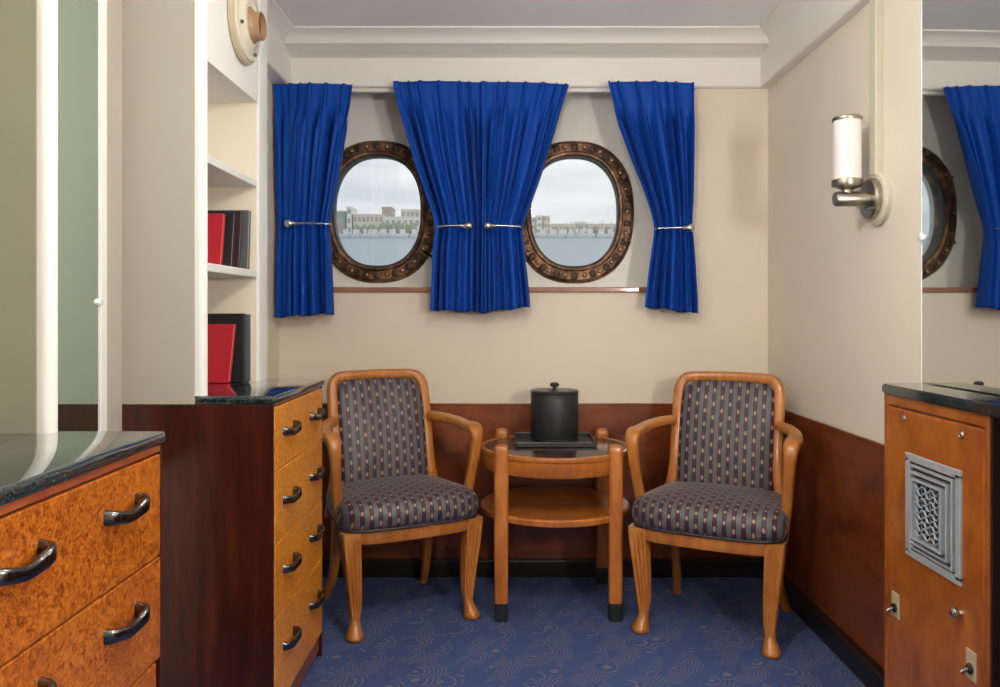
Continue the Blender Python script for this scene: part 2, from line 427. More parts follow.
# ------------------------------------------------------------------ portholes
def ring_mesh(cx, cz, prof, n=64):
    bm = bmesh.new(); rings = []
    for r, y in prof:
        rings.append([(cx+x, y, cz+z) for x, z in oval(GA+r, GB+r, n)])
    rings.append(rings[0])
    vs = [[bm.verts.new(p) for p in r] for r in rings[:-1]]
    vs.append(vs[0])
    for a, b in zip(vs[:-1], vs[1:]):
        for i in range(n):
            j = (i+1) % n; bm.faces.new((a[i], a[j], b[j], b[i]))
    return bm
for k, (cx, cz) in enumerate(PC):
    w = thing('window_%d' % (k+1), ['left oval bronze porthole with bolted ring beside the left curtain', 'right oval bronze porthole with bolted ring beside the right curtain'][k], 'porthole', (cx, DP, cz-GB-0.07))
    w['kind'] = 'structure'
    link('porthole_ring', ring_mesh(cx, cz, [(0, DP+0.05), (0, DP-0.03), (0.006, DP-0.042), (0.016, DP-0.044), (0.022, DP-0.036), (0.060, DP-0.034), (0.066, DP-0.028), (0.074, DP-0.018), (0.079, DP+0.002), (0.02, DP+0.002), (0.018, DP+0.05)]), M['bronze'], w, True, True)
    link('gasket', ring_mesh(cx, cz, [(-0.004, DP+0.0), (-0.004, DP-0.030), (0.002, DP-0.031), (0.002, DP+0.0)]), M['black'], w, True, True)
    g = bmesh.new(); loft(g, [[(cx+x, DP+0.012, cz+z) for x, z in oval(GA, GB)], [(cx+x, DP+0.02, cz+z) for x, z in oval(GA, GB)]])
    link('glass', g, M['glass'], w, True)
    # dark pockets and bolts round the flange
    nb = 22
    o1 = oval(GA+0.043, GB+0.043, 44)
    for i in range(nb):
        x, z = o1[i*2]; x2, z2 = o1[(i*2+1) % 44]
        b = bmesh.new(); lathe(b, [(0.011, DP-0.030), (0.011, DP-0.043), (0.008, DP-0.049), (0.001, DP-0.051)], (cx+x, 0, cz+z), 'y', 10)
        link('bolt', b, M['bolt'], w, True, True)
        b = bmesh.new()
        ang = math.atan2(z2, x2); tn = Vector((-math.sin(ang)*GA/GB, 0, math.cos(ang))).normalized()
        c0 = Vector((cx+x2, DP-0.036, cz+z2))
        sweep(b, [c0-tn*0.016, c0-tn*0.008, c0+tn*0.008, c0+tn*0.016], rrect(0.036, 0.012, 0.004, 2), side=(tn.z, 0, -tn.x), scale=lambda s: 0.6+0.4*math.sin(PI*s))
        link('clamp_pad', b, M['bronzedark'], w, True, True)
    # rim clip lugs on the outer edge
    for th in (30, 150, 205, 335) if k else (28, 150, 210, 322):
        a = math.radians(th); p0 = Vector((cx+(GA+0.055)*math.cos(a), DP-0.03, cz+(GB+0.055)*math.sin(a))); dr = Vector((math.cos(a), 0, math.sin(a)))
        b = bmesh.new(); sweep(b, [p0-dr*0.01, p0+dr*0.012, p0+dr*0.03], circ(0.009, 10), side=(0, 1, 0), scale=lambda s: 1.0-0.25*s)
        lathe(b, [(0.011, DP-0.035), (0.014, DP-0.045), (0.011, DP-0.055)], (p0.x, 0, p0.z), 'y', 12)
        link('dog_lug', b, M['bronze'], w, True, True)
    if k == 0:
        a = math.radians(-38); p0 = Vector((cx+(GA+0.03)*math.cos(a)+0.02, DP-0.045, cz+(GB+0.03)*math.sin(a)))
        b = bmesh.new(); sweep(b, [p0, p0+Vector((0.03, 0, -0.02)), p0+Vector((0.075, 0.01, -0.055))], circ(0.006, 8), side=(0, 1, 0))
        link('locking_lever', b, M['pewter'], w, True, True)

# ------------------------------------------------------------------ curtains
DC, SCL = 3.55, F/3.55
def interp(tab, y):
    if y <= tab[0][0]: return tab[0][1]
    for (y0, x0), (y1, x1) in zip(tab[:-1], tab[1:]):
        if y <= y1:
            t = (y-y0)/(y1-y0); return x0+(x1-x0)*t
    return tab[-1][1]
def smoothed(tab, y, h=9):
    return sum(interp(tab, y+d) for d in (-h, -h/2, 0, h/2, h))/5
def curtain(label, L, R, top, bot, nf, seed, ytie=226, dz=0.0):
    rnd = random.Random(seed)
    nu, nv = 150, 70
    ph = [rnd.uniform(-0.6, 0.6) for _ in range(nf+2)]
    am = [rnd.uniform(0.40, 1.35) for _ in range(nf+2)]
    bm = bmesh.new(); grid = []
    for j in range(nv+1):
        v = j/nv; row = []
        for i in range(nu+1):
            u = i/nu
            tp = top(u); bt = bot(u)
            y = tp+(bt-tp)*v
            xl, xr = smoothed(L, y), smoothed(R, y)
            q = nf*(u+0.035*math.sin(2*PI*u*1.5+seed)+0.022*math.sin(2*PI*u*3.1+seed*2)); q = max(0.0, q); k = int(min(q, nf-1)); fr = q-k
            amp = am[k]*(1-fr)+am[k+1]*fr
            phase = ph[k]*(1-fr)+ph[k+1]*fr
            hd = min(1, max(0, (v-0.07)/0.15)); hd = hd*hd*(3-2*hd)
            nearTie = math.exp(-((y-ytie)/26.0)**2)
            # header: narrow pinched pleats; below: rounded folds
            c = math.cos(2*PI*(q)+phase*hd*1.6)
            head = -max(0, c)**4*0.020 + 0.0015*math.cos(4*PI*q+1)
            c2 = math.cos(2*PI*q+phase*hd*1.6+0.55*math.sin(2*PI*q+seed+v*1.5)); fold = -0.036*amp*(math.copysign(abs(c2)**0.8, c2)+0.22*math.cos(4*PI*q+phase*3+v*2.2+seed))
            dy = head*(1-hd)+fold*hd*(1-0.35*nearTie)
            if v > 0.62: dy *= 1-0.25*(v-0.62)
            puff = -0.03*math.sin(PI*min(1, v/0.6))*math.sin(PI*u)
            sway = 0.006*math.sin(2*PI*q+phase*2)*hd
            x = xl+(xr-xl)*u
            row.append(bm.verts.new(((x-VX)/SCL+sway, DC+dz+dy+puff*0.6+0.012*nearTie, H+(VY-y)/SCL)))
        grid.append(row)
    for j in range(nv):
        for i in range(nu):
            bm.faces.new((grid[j][i], grid[j][i+1], grid[j+1][i+1], grid[j+1][i]))
    o = single('curtain', bm, M['curtain'], label, 'curtain', 'blue pinch-pleated curtains over the portholes', True)
    s = o.modifiers.new('thickness', 'SOLIDIFY'); s.thickness = 0.003
    return o
curtain('blue curtain tied back at the far left of the left porthole',
        [(80, 274), (110, 276), (150, 277), (222, 278), (317, 277)],
        [(80, 354), (115, 350), (140, 345), (200, 335), (224, 328.5), (245, 331), (317, 334)],
        lambda u: 85-1.5*math.sin(PI*u), lambda u: 317-3*u+1.2*math.sin(14*u), 6, 3, 224)
curtain('left half of the middle blue curtain pair, covering right side of left porthole',
        [(80, 392.5), (100, 396), (122, 403), (160, 414), (200, 428), (226, 436), (245, 433), (313, 431)],
        [(80, 485), (313, 487)],
        lambda u: 81.5-1.5*math.sin(PI*u)+0.5*u, lambda u: 310+3*u+0.8*math.sin(15*u), 6, 11, 226, 0.012)
curtain('right half of the middle blue curtain pair, covering left side of right porthole',
        [(80, 482.0), (313, 480)],
        [(80, 571), (100, 564), (124, 556), (173, 541), (211, 527.5), (227, 520.5), (257, 524.5), (306, 529.5)],
        lambda u: 82+2.5*u-1.0*math.sin(PI*u), lambda u: 313-6*u+0.8*math.sin(13*u), 6, 23)
curtain('blue curtain tied back to the right of the right porthole',
        [(80, 606.5), (117, 616), (158, 631), (196, 646.5), (226, 656.5), (264, 650), (306, 645)],
        [(80, 693.5), (226, 692.5), (310, 697.5)],
        lambda u: 82+1.0*u-1.0*math.sin(PI*u), lambda u: 307+7*u+1.0*math.sin(12*u), 6, 31)
# holdbacks
def holdback(label, xb, xe, y):
    d = 3.475; s = F/d
    X0, X1, z = (xb-VX)/s, (xe-VX)/s, H+(VY-y)/s
    r = thing('curtain_holdback', label, 'curtain holdback', (X1, d+0.03, z), 0, 'chrome curtain holdbacks')
    sg = 1 if X1 > X0 else -1
    b = bmesh.new()
    sweep(b, catmull([(X0, d, z), (X0+(X1-X0)*0.3, d-0.004, z+0.001), (X0+(X1-X0)*0.75, d-0.002, z-0.001), (X1, d+0.01, z-0.002), (X1-sg*0.006, d+0.045, z-0.002), (X1-sg*0.03, d+0.085, z-0.002), (X1-sg*0.06, d+0.11, z-0.002)], 6), circ(0.0055, 10), side=(0, 0, 1), scale=lambda t_: 0.85+0.5*max(0, 1-t_*5))
    link('arm', b, M['chrome'], r, True, True)
    b = bmesh.new()
    lathe(b, [(0.004, -0.020), (0.011, -0.018), (0.0175, -0.010), (0.0195, 0.0), (0.0175, 0.010), (0.012, 0.017), (0.008, 0.024), (0.010, 0.030), (0.005, 0.034)] if sg > 0 else
             [(0.005, -0.034), (0.010, -0.030), (0.008, -0.024), (0.012, -0.017), (0.0175, -0.010), (0.0195, 0.0), (0.0175, 0.010), (0.011, 0.018), (0.004, 0.020)], (X0, d, z), 'x', 20)
    link('knob', b, M['chrome'], r, True, True)
holdback('chrome ball-ended holdback across the leftmost blue curtain', 289, 329, 223.5)
holdback('chrome ball-ended holdback on the left half of middle curtain pair', 468.5, 438, 226)
holdback('chrome ball-ended holdback on the right half of middle curtain pair', 488, 520.5, 226)
holdback('chrome ball-ended holdback across the rightmost blue curtain', 690, 657, 228)

# ------------------------------------------------------------------ handles, dressers
def handle(parent, y, z, xf, L=0.108, t=1.3):
    """pull on a front that faces +X at xf, running along Y"""
    b = bmesh.new(); h = L/2; y += 0.012
    pts = catmull([(xf-0.002, y-h, z+0.004), (xf+0.008, y-h+0.004, z+0.003), (xf+0.015, y-h+0.016, z+0.001), (xf+0.017, y-0.012, z-0.005), (xf+0.019, y+0.018, z-0.003),
                   (xf+0.023, y+h-0.018, z+0.004), (xf+0.016, y+h-0.004, z+0.006), (xf-0.002, y+h, z+0.006)], 6)
    sweep(b, pts, rrect(0.017*t, 0.010*t, 0.004*t, 3), side=(0, 0, 1), scale=lambda s: (0.8+0.25*s+0.35*abs(2*s-1)**2, 1))
    return link('handle', b, M['pewter'], parent, True, True)

def dresser(label, y0, y1, xb, xf, ztop, bounds, hy, hz, mats, tslab=0.024, inset3=0.0, over=0.0):
    t = thing('dresser', label, 'dresser', ((xb+xf)/2, (y0+y1)/2, 0))
    zb = ztop-tslab
    b = bmesh.new()
    box(b, xb, xf-0.018, y0+0.006, y1-0.006, 0.06, zb)
    box(b, xb, xf-0.001, y0, y0+0.007, 0.0, zb, 0.002); box(b, xb, xf-0.001, y1-0.007, y1, 0.0, zb, 0.002)
    link('body', b, M['mahogany'], t, True)
    b = B(xb, xf-0.04, y0+0.02, y1-0.02, 0, 0.062); link('plinth', b, M['base'], t, True)
    b = B(xf-0.018, xf-0.001, y0+0.007, y1-0.007, bounds[0]+0.002, zb-0.0005, 0.002); link('top_rail', b, M['edgewood'], t, True)
    b = bmesh.new()
    box(b, XC-0.027, xf+0.006+over, y0-0.004, y1+0.004, zb, ztop, 0.007, 3)
    box(b, xb, XC-0.02, y0+0.006, y1+0.004, zb, ztop-0.0003)
    link('granite_top', b, M['granite'], t, True, True)
    for i in range(len(bounds)-1):
        z1, z0 = bounds[i]-0.0015, bounds[i+1]+0.0015
        b = B(xf-0.018, xf, y0+0.009, y1-0.009-(inset3 if i >= 2 else 0), z0, z1, 0.0025)
        d = link('drawer', b, mats[min(i, len(mats)-1)], t, True)
        for y in hy:
            hb = handle(t, y, hz[i], xf)
            hb.parent = d
    b = B(xb, xf-0.012, y0+0.010, y1-0.010, 0.02, bounds[-1]); link('base_rail', b, M['edgewood'], t, True)
    return t
XF = -0.638; XC = -0.828
dresser('tall burl-fronted dresser of four drawers with green-black granite top, beside the left chair', 2.20, 2.785, XL, XF, 0.966,
        [0.935, 0.755, 0.552, 0.345, 0.085], (2.335, 2.645), [0.852, 0.655, 0.456, 0.235], [M['burlgold']])
dresser('near dresser with darker burl drawers and granite top at lower left', 0.86, 1.487, XL, XF, 0.977,
        [0.938, 0.749, 0.560, 0.371, 0.09], (1.03, 1.316), [0.866, 0.677, 0.488, 0.28], [M['burl']], inset3=0.018)

# ------------------------------------------------------------------ built-in casings above the dressers

def casing(label, y0, y1, zb, ny0, ny1, nz1, name, mside):
    t = thing(name, label, 'bookcase' if 'shelf' in label or 'shelves' in label else 'alcove', ((XL+XC)/2, (y0+y1)/2, zb))
    # near post
    b = bmesh.new(); r = 0.02
    prof = [(XL, y0)] + [(XC-r+r*math.sin(a), y0+r-r*math.cos(a)) for a in [PI/2*i/8 for i in range(9)]] + [(XC, ny0), (XL, ny0)]
    loft(b, [[(x, y, zb) for x, y in prof], [(x, y, ZC) for x, y in prof]])
    link('near_post', b, M['white'], t, True, True)
    b = B(XL, XC-r-0.008, y0-0.003, y0+0.002, zb-0.022, ZC); link('shade_panel', b, mside, t, True)  # thin overlay on the white post; its beige carries the shade
    b = bmesh.new(); prof = [(XL, ny1)] + [(XC-r+r*math.sin(a), ny1+r-r*math.cos(a)) for a in [PI/2*i/8 for i in range(9)]]
    r2 = 0.012
    prof += [(XC-r2+r2*math.cos(a), y1-r2+r2*math.sin(a)) for a in [PI/2*i/6 for i in range(7)]] + [(XL, y1)]
    r_ = 0.004
    loft(b, [[(x, y, zb) for x, y in prof], [(x, y, ZC) for x, y in prof]])
    link('far_post', b, M['white'], t, True, True)
    if 'shelves' not in label: link('inner_panel', B(XL, XC-r-0.004, ny1-0.003, ny1+0.002, zb, nz1), M['shadesage'], t, True)  # alcove overlay is darkened to stand for shade on the white post
    else: link('inner_panel', B(XL, XC-0.006, ny1-0.003, ny1+0.002, zb, nz1), M['wallr'], t, True)
    b = B(XL, XC-0.0005, ny0, ny1, nz1, ZC); link('head_panel', b, M['white'], t, True)
    b = B(XL, XL+0.01, ny0, ny1, zb, nz1); link('back_panel', b, M['wall'], t, True)
    return t
case = casing('tall cream built-in bookcase with open shelves standing on the tall dresser', 2.20, 2.787, 0.966, 2.216, 2.675, 1.895, 'built_in_bookcase', M['shadebeige'])
for z in (1.637, 1.335):
    b = B(XL+0.01, XC-0.003, 2.216, 2.675, z-0.024, z, 0.003); link('shelf', b, M['white'], case, True)
case2 = casing('painted alcove casing standing on the near dresser at far left', 0.86, 1.487, 0.977, 0.90, 1.453, 2.2, 'wall_casing', M['shadebeige'])

# books lean against the far side of the bookcase
def book(label, xr_, w, y0, th, zb, h, mat, lean=0.0, group=None, tilt=0.0):
    t = thing('book', label, 'book', (xr_-w/2, y0+th/2, zb), 0, group)
    def bx(x0, x1, a, b_, z0, z1, m, nm):
        bb = bmesh.new(); box(bb, x0, x1, a, b_, z0, z1, 0.0015, 2)
        for v_ in bb.verts:
            v_.co.y += lean*(v_.co.z-zb); v_.co.x += tilt*(v_.co.z-zb)
        return link(nm, bb, m, t, True)
    c = 0.003
    bx(xr_-w, xr_, y0, y0+c, zb, zb+h, mat, 'front_cover')
    bx(xr_-w, xr_, y0+th-c, y0+th, zb, zb+h, mat, 'back_cover')
    bx(xr_-w, xr_-w+0.003, y0+c*0.7, y0+th-c*0.7, zb, zb+h, mat, 'spine')
    bx(xr_-w+0.003, xr_-0.004, y0+c, y0+th-c, zb+0.004, zb+h-0.004, M['pages'], 'pages')
gl_, gu_ = 'books at counter level in bookcase', 'books on middle shelf of bookcase'
z0 = 0.967
book('large black book behind red one on the granite top in bookcase', -0.862, 0.18, 2.628, 0.018, z0, 0.225, M['bookblack'], 0.0, gl_)
book('slate grey book rearmost on the granite top in bookcase', -0.850, 0.18, 2.650, 0.014, z0, 0.222, M['bookslate'], 0.0, gl_)
book('red book leaning frontmost on the granite top in bookcase', -0.900, 0.15, 2.592, 0.022, z0, 0.190, M['red'], 0.0, gl_, 0.10)
z0 = 1.336
book('red book frontmost on the middle shelf of bookcase', -0.914, 0.13, 2.555, 0.020, z0, 0.176, M['red'], 0.0, gu_, 0.07)
book('black book just behind the red one on the middle shelf', -0.888, 0.15, 2.580, 0.020, z0, 0.186, M['bookblack'], 0.0, gu_, 0.06)
book('dark plum book third on the middle shelf of bookcase', -0.872, 0.15, 2.606, 0.020, z0, 0.190, M['bookbrown'], 0.0, gu_, 0.05)
book('slate grey book rearmost on the middle shelf of bookcase', -0.852, 0.16, 2.632, 0.026, z0, 0.196, M['bookslate'], 0.0, gu_, 0.03)

# round wall fixture above the niche
fx = thing('wall_lamp_base', 'round cream wall fixture with open brown socket above the bookcase', 'wall fixture', (XC, 2.50, 2.105))
b = bmesh.new(); lathe(b, [(0.128, XC), (0.132, XC+0.005), (0.130, XC+0.016), (0.122, XC+0.021)], (0, 2.50, 2.105), 'x', 48); link('back_plate', b, M['ivoryedge'], fx, True, True)
b = bmesh.new(); lathe(b, [(0.120, XC+0.019), (0.118, XC+0.026), (0.085, XC+0.029), (0.078, XC+0.036), (0.056, XC+0.038), (0.05, XC+0.034)], (0, 2.50, 2.105), 'x', 48); link('collar', b, M['ivory'], fx, True, True)
b = bmesh.new(); lathe(b, [(0.058, XC+0.034), (0.048, XC+0.040), (0.043, XC+0.052), (0.0435, XC+0.066), (0.041, XC+0.068), (0.038, XC+0.066), (0.036, XC+0.05)], (0, 2.50, 2.09), 'x', 36, True, True); link('socket', b, M['fixturebrown'], fx, True, True)
b = bmesh.new(); lathe(b, [(0.0385, XC+0.0672), (0.037, XC+0.052), (0.002, XC+0.0515)], (0, 2.50, 2.09), 'x', 36, False, True); link('socket_lining', b, M['fixtureinside'], fx, True, True)
for a in (20, 110, 200, 290):
    b = bmesh.new(); lathe(b, [(0.006, XC+0.031), (0.006, XC+0.037), (0.003, XC+0.039)], (0, 2.50+0.1*math.cos(math.radians(a)), 2.105+0.1*math.sin(math.radians(a))), 'x', 10)
    link('screw', b, M['pewter'], fx, True, True)

# ------------------------------------------------------------------ left mirror in the gap
def mirror(label, cx, y0, y1, z0, z1, side, rz=0.0, pivot=None, clips=()):
    # side = +1 : faces +X (hung on the left wall), -1 : faces -X
    th = 0.008
    pv = pivot or (cx, y1)
    t = thing('wall_mirror', label, 'mirror', (pv[0], pv[1], z0), rz)
    def loc(b):
        bmesh.ops.translate(b, verts=b.verts, vec=(-pv[0], -pv[1], -z0)); return b
    xa, xb = (cx-th, cx) if side > 0 else (cx, cx+th)
    link('mirror_glass', loc(B(xa, xb, y0, y1, z0, z1, 0.0008, 1)), M['mirrorgreen'] if side > 0 else M['mirror'], t)
    b = bmesh.new(); box(b, xa-0.001, xb+0.001, y1, y1+0.008, z0, z1, 0.002, 2); link('polished_edge', loc(b), M['bevel'], t)
    for (yy, zz) in clips:
        b = bmesh.new(); s = side
        lathe(b, [(0.011, cx-0.004*s), (0.011, cx+0.004*s), (0.008, cx+0.008*s), (0.002, cx+0.009*s)], (0, yy, zz), 'x', 16)
        link('clip', loc(b), M['bevel'], t, smooth=True)
    return t
mirror('tall frameless mirror on the left wall between the two dressers', XL+0.010, 1.50, 2.06, 0.72, 2.36, 1, clips=((2.062, 1.222),))

# ------------------------------------------------------------------ right cabinet, counter, mirror
XK = 1.05
kb = thing('vent_cabinet', 'orange wooden cabinet with square metal vent under granite counter on the right', 'cabinet', ((XK+XR)/2, 1.98, 0))
b = bmesh.new(); box(b, XK+0.012, XR-0.0125, 1.74, 2.222, 0, 0.972, 0.002); link('body', b, M['cabwood'], kb, True)
b = bmesh.new()
box(b, XK, XK+0.014, 1.74, 2.222, 0, 0.06, 0.002); box(b, XK, XK+0.014, 1.74, 2.222, 0.945, 0.972, 0.002)
box(b, XK, XK+0.014, 2.195, 2.222, 0.06, 0.945, 0.003); box(b, XK, XK+0.014, 1.74, 1.752, 0.06, 0.945, 0.002)
link('face_frame', b, M['cabwood'], kb, True)
link('end_panel', B(XK+0.004, XR-0.0125, 1.733, 1.740, 0, 0.972, 0.001), M['base'], kb, True, label='near-black end panel')
dr = link('access_panel', B(XK-0.002, XK+0.012, 1.754, 2.192, 0.062, 0.940, 0.004), M['cabwood'], kb, True)
V = link('vent_grille', bmesh.new(), None, kb)
bpy.data.objects.remove(V)
vy0, vy1, vz0, vz1 = 1.838, 2.09, 0.566, 0.832
def frame_yz(b, y0, y1, z0, z1, w, x0, x1, bev=0.002):
    box(b, x0, x1, y0, y1, z0, z0+w, bev); box(b, x0, x1, y0, y1, z1-w, z1, bev)
    box(b, x0, x1, y0, y0+w, z0+w*0.5, z1-w*0.5, bev); box(b, x0, x1, y1-w, y1, z0+w*0.5, z1-w*0.5, bev)
b = bmesh.new(); frame_yz(b, vy0, vy1, vz0, vz1, 0.020, XK-0.008, XK)
vent = link('vent_frame', b, M['steel'], kb, True)
for i in range(3):
    o_ = 0.026+i*0.015; b = bmesh.new()
    frame_yz(b, vy0+o_, vy1-o_, vz0+o_, vz1-o_, 0.0055, XK-0.012-0.005*i, XK, 0.001)
    vb = link('vent_louvre', b, M['steel'], vent); 
    # same offset as its parent group: world coordinates relative to the cabinet
    vb.data.transform(Matrix.Translation(-Vector(kb.location)))
b = B(XK-0.003, XK-0.0015, vy0+0.018, vy1-0.018, vz0+0.018, vz1-0.018)
vb = link('vent_backing', b, M['base'], vent); vb.data.transform(Matrix.Translation(-Vector(kb.location)))
# honeycomb mesh : zigzag wires
b = bmesh.new(); o_ = 0.026+3*0.015-0.004
yA, yB, zA, zB = vy0+o_, vy1-o_, vz0+o_, vz1-o_
rows = 9; cols = 6; ch = (zB-zA)/rows; cw = (yB-yA)/cols
for r_ in range(rows):
    zc = zA+ch*(r_+0.5); pts = []
    for c_ in range(cols*2+1):
        s_ = 1 if (c_ + (r_ % 2)*1) % 4 < 2 else -1
        pts.append((XK-0.014, yA+cw*c_/2, zc+s_*ch*0.30))
    sweep(b, pts, rrect(0.005, 0.0030, 0.001, 1), side=(1, 0, 0))
for c_ in range(cols+1):
    sweep(b, [(XK-0.009, yA+cw*c_, zA), (XK-0.009, yA+cw*c_, zB)], rrect(0.002, 0.0012, 0.0004, 1), side=(1, 0, 0))
vb = link('vent_mesh', b, M['steel'], vent); vb.data.transform(Matrix.Translation(-Vector(kb.location)))
for (y, z) in ((2.105, 0.918), (1.838, 0.915)):
    b = bmesh.new(); lathe(b, [(0.009, XK), (0.009, XK-0.004), (0.006, XK-0.007), (0.005, XK-0.006)], (0, y, z), 'x', 16)
    link('panel_screw', b, M['satin'], kb, True, True)
for (y, z) in ((2.150, 0.41), (1.800, 0.403)):
    b = B(XK-0.005, XK, y-0.019, y+0.019, z-0.033, z+0.033, 0.0015); pl = link('switch_plate', b, M['brass'], kb, True)
    b = bmesh.new(); lathe(b, [(0.013, XK-0.004), (0.012, XK-0.009), (0.008, XK-0.012)], (0, y, z-0.008), 'x', 16)
    sweep(b, [(XK-0.008, y, z-0.008), (XK-0.022, y+0.002, z-0.014), (XK-0.026, y+0.002, z-0.018)], circ(0.005, 10), side=(0, 1, 0))
    kbn = link('switch_key', b, M['pewter'], pl, smooth=True); kbn.data.transform(Matrix.Translation(-Vector(kb.location)))
b = bmesh.new(); lathe(b, [(0.008, XK), (0.006, XK-0.008), (0.012, XK-0.014), (0.013, XK-0.020), (0.008, XK-0.025), (0.001, XK-0.026)], (0, 1.842, 0.505), 'x', 18)
link('knob', b, M['chrome'], kb, True, True)
# counter: rounded far corner, runs toward the viewer
b = bmesh.new(); r = 0.05
prof = [(XR-0.0, 0.9), (XR-0.0, 2.232)] + [(XK-0.012+r-r*math.sin(a), 2.232-r*0.55+r*0.55*math.cos(a)) for a in [PI/2*i/8 for i in range(9)]] + [(XK-0.012, 0.9)]
loft(b, [[(x, y, 0.974) for x, y in prof], [(x, y, 1.000) for x, y in prof]])
bmesh.ops.bevel(b, geom=[e for e in b.edges if abs(e.verts[0].co.z-e.verts[1].co.z) < 1e-5], offset=0.004, segments=2, affect='EDGES')
ct = single('granite_counter', b, M['granite'], 'green-black granite counter slab above the vent cabinet at right edge', 'countertop')
b = B(1.10, XR-0.0125, 0.95, 1.732, 0, 0.972, 0.003)
single('dark_end_cabinet', b, M['mahogany'], 'recessed dark cabinet end beside the vent cabinet at right edge', 'cabinet')
struct('trim_mirror_edge', B(XL, XL+0.014, 2.068, 2.10, 0.4, 2.4, 0.003), M['white'])
struct('trim_wall_shade', B(XL, XL+0.006, 2.10, 2.196, 0.4, 2.4), M['shadebeige'])  # shade on the bare wall beside the mirror, painted as a beige strip
MR = mirror('large frameless mirror on the right wall above granite counter, reflecting curtain and porthole', 1.157, 0.95, 2.225, 1.002, 2.208, -1, rz=math.radians(1.5), pivot=(1.157, 2.225), clips=((2.226, 1.405),))

# ------------------------------------------------------------------ sconce
SY, SX, SZ = 2.556, 1.09, 1.558
s = thing('wall_sconce', 'wall sconce with upright frosted glass cylinder on the right wall', 'wall light', (XR, SY, SZ))
b = bmesh.new(); lathe(b, [(0.086, XR), (0.086, XR-0.014), (0.078, XR-0.022)], (0, SY, SZ), 'x', 40); link('mounting_disc', b, M['ivory'], s, True, True)
b = bmesh.new(); lathe(b, [(0.066, XR-0.020), (0.066, XR-0.036), (0.060, XR-0.042), (0.03, XR-0.044)], (0, SY, SZ), 'x', 40); link('back_plate', b, M['satin'], s, True, True)
b = bmesh.new(); lathe(b, [(0.024, XR-0.040), (0.024, SX-0.034), (0.021, SX-0.040), (0.004, SX-0.042)], (0, SY, SZ), 'x', 28)
lathe(b, [(0.016, SZ+0.015), (0.016, SZ+0.028), (0.030, SZ+0.034), (0.044, SZ+0.038), (0.047, SZ+0.044), (0.047, SZ+0.060), (0.044, SZ+0.062)], (SX, SY, 0), 'z', 32)
link('arm', b, M['satin'], s, True, True)
b = bmesh.new(); lathe(b, [(0.043, SZ+0.058), (0.043, SZ+0.250)], (SX, SY, 0), 'z', 40); link('glass_shade', b, M['lampglass'], s, True, True)
b = bmesh.new(); lathe(b, [(0.045, SZ+0.248), (0.046, SZ+0.250), (0.046, SZ+0.258), (0.038, SZ+0.263), (0.004, SZ+0.264)], (SX, SY, 0), 'z', 40); link('cap_ring', b, M['satin'], s, True, True)
b = bmesh.new(); lathe(b, [(0.007, XR-0.040), (0.006, XR-0.060), (0.002, XR-0.062)], (0, SY-0.03, SZ-0.035), 'x', 12); link('switch', b, M['pewter'], s, True, True)
b = B(XR-0.026, XR, SY-0.024, SY+0.024, SZ+0.075, 2.214, 0.003)
single('cable_conduit', b, M['ivory'], 'vertical ivory cable cover running up wall from the sconce', 'conduit')

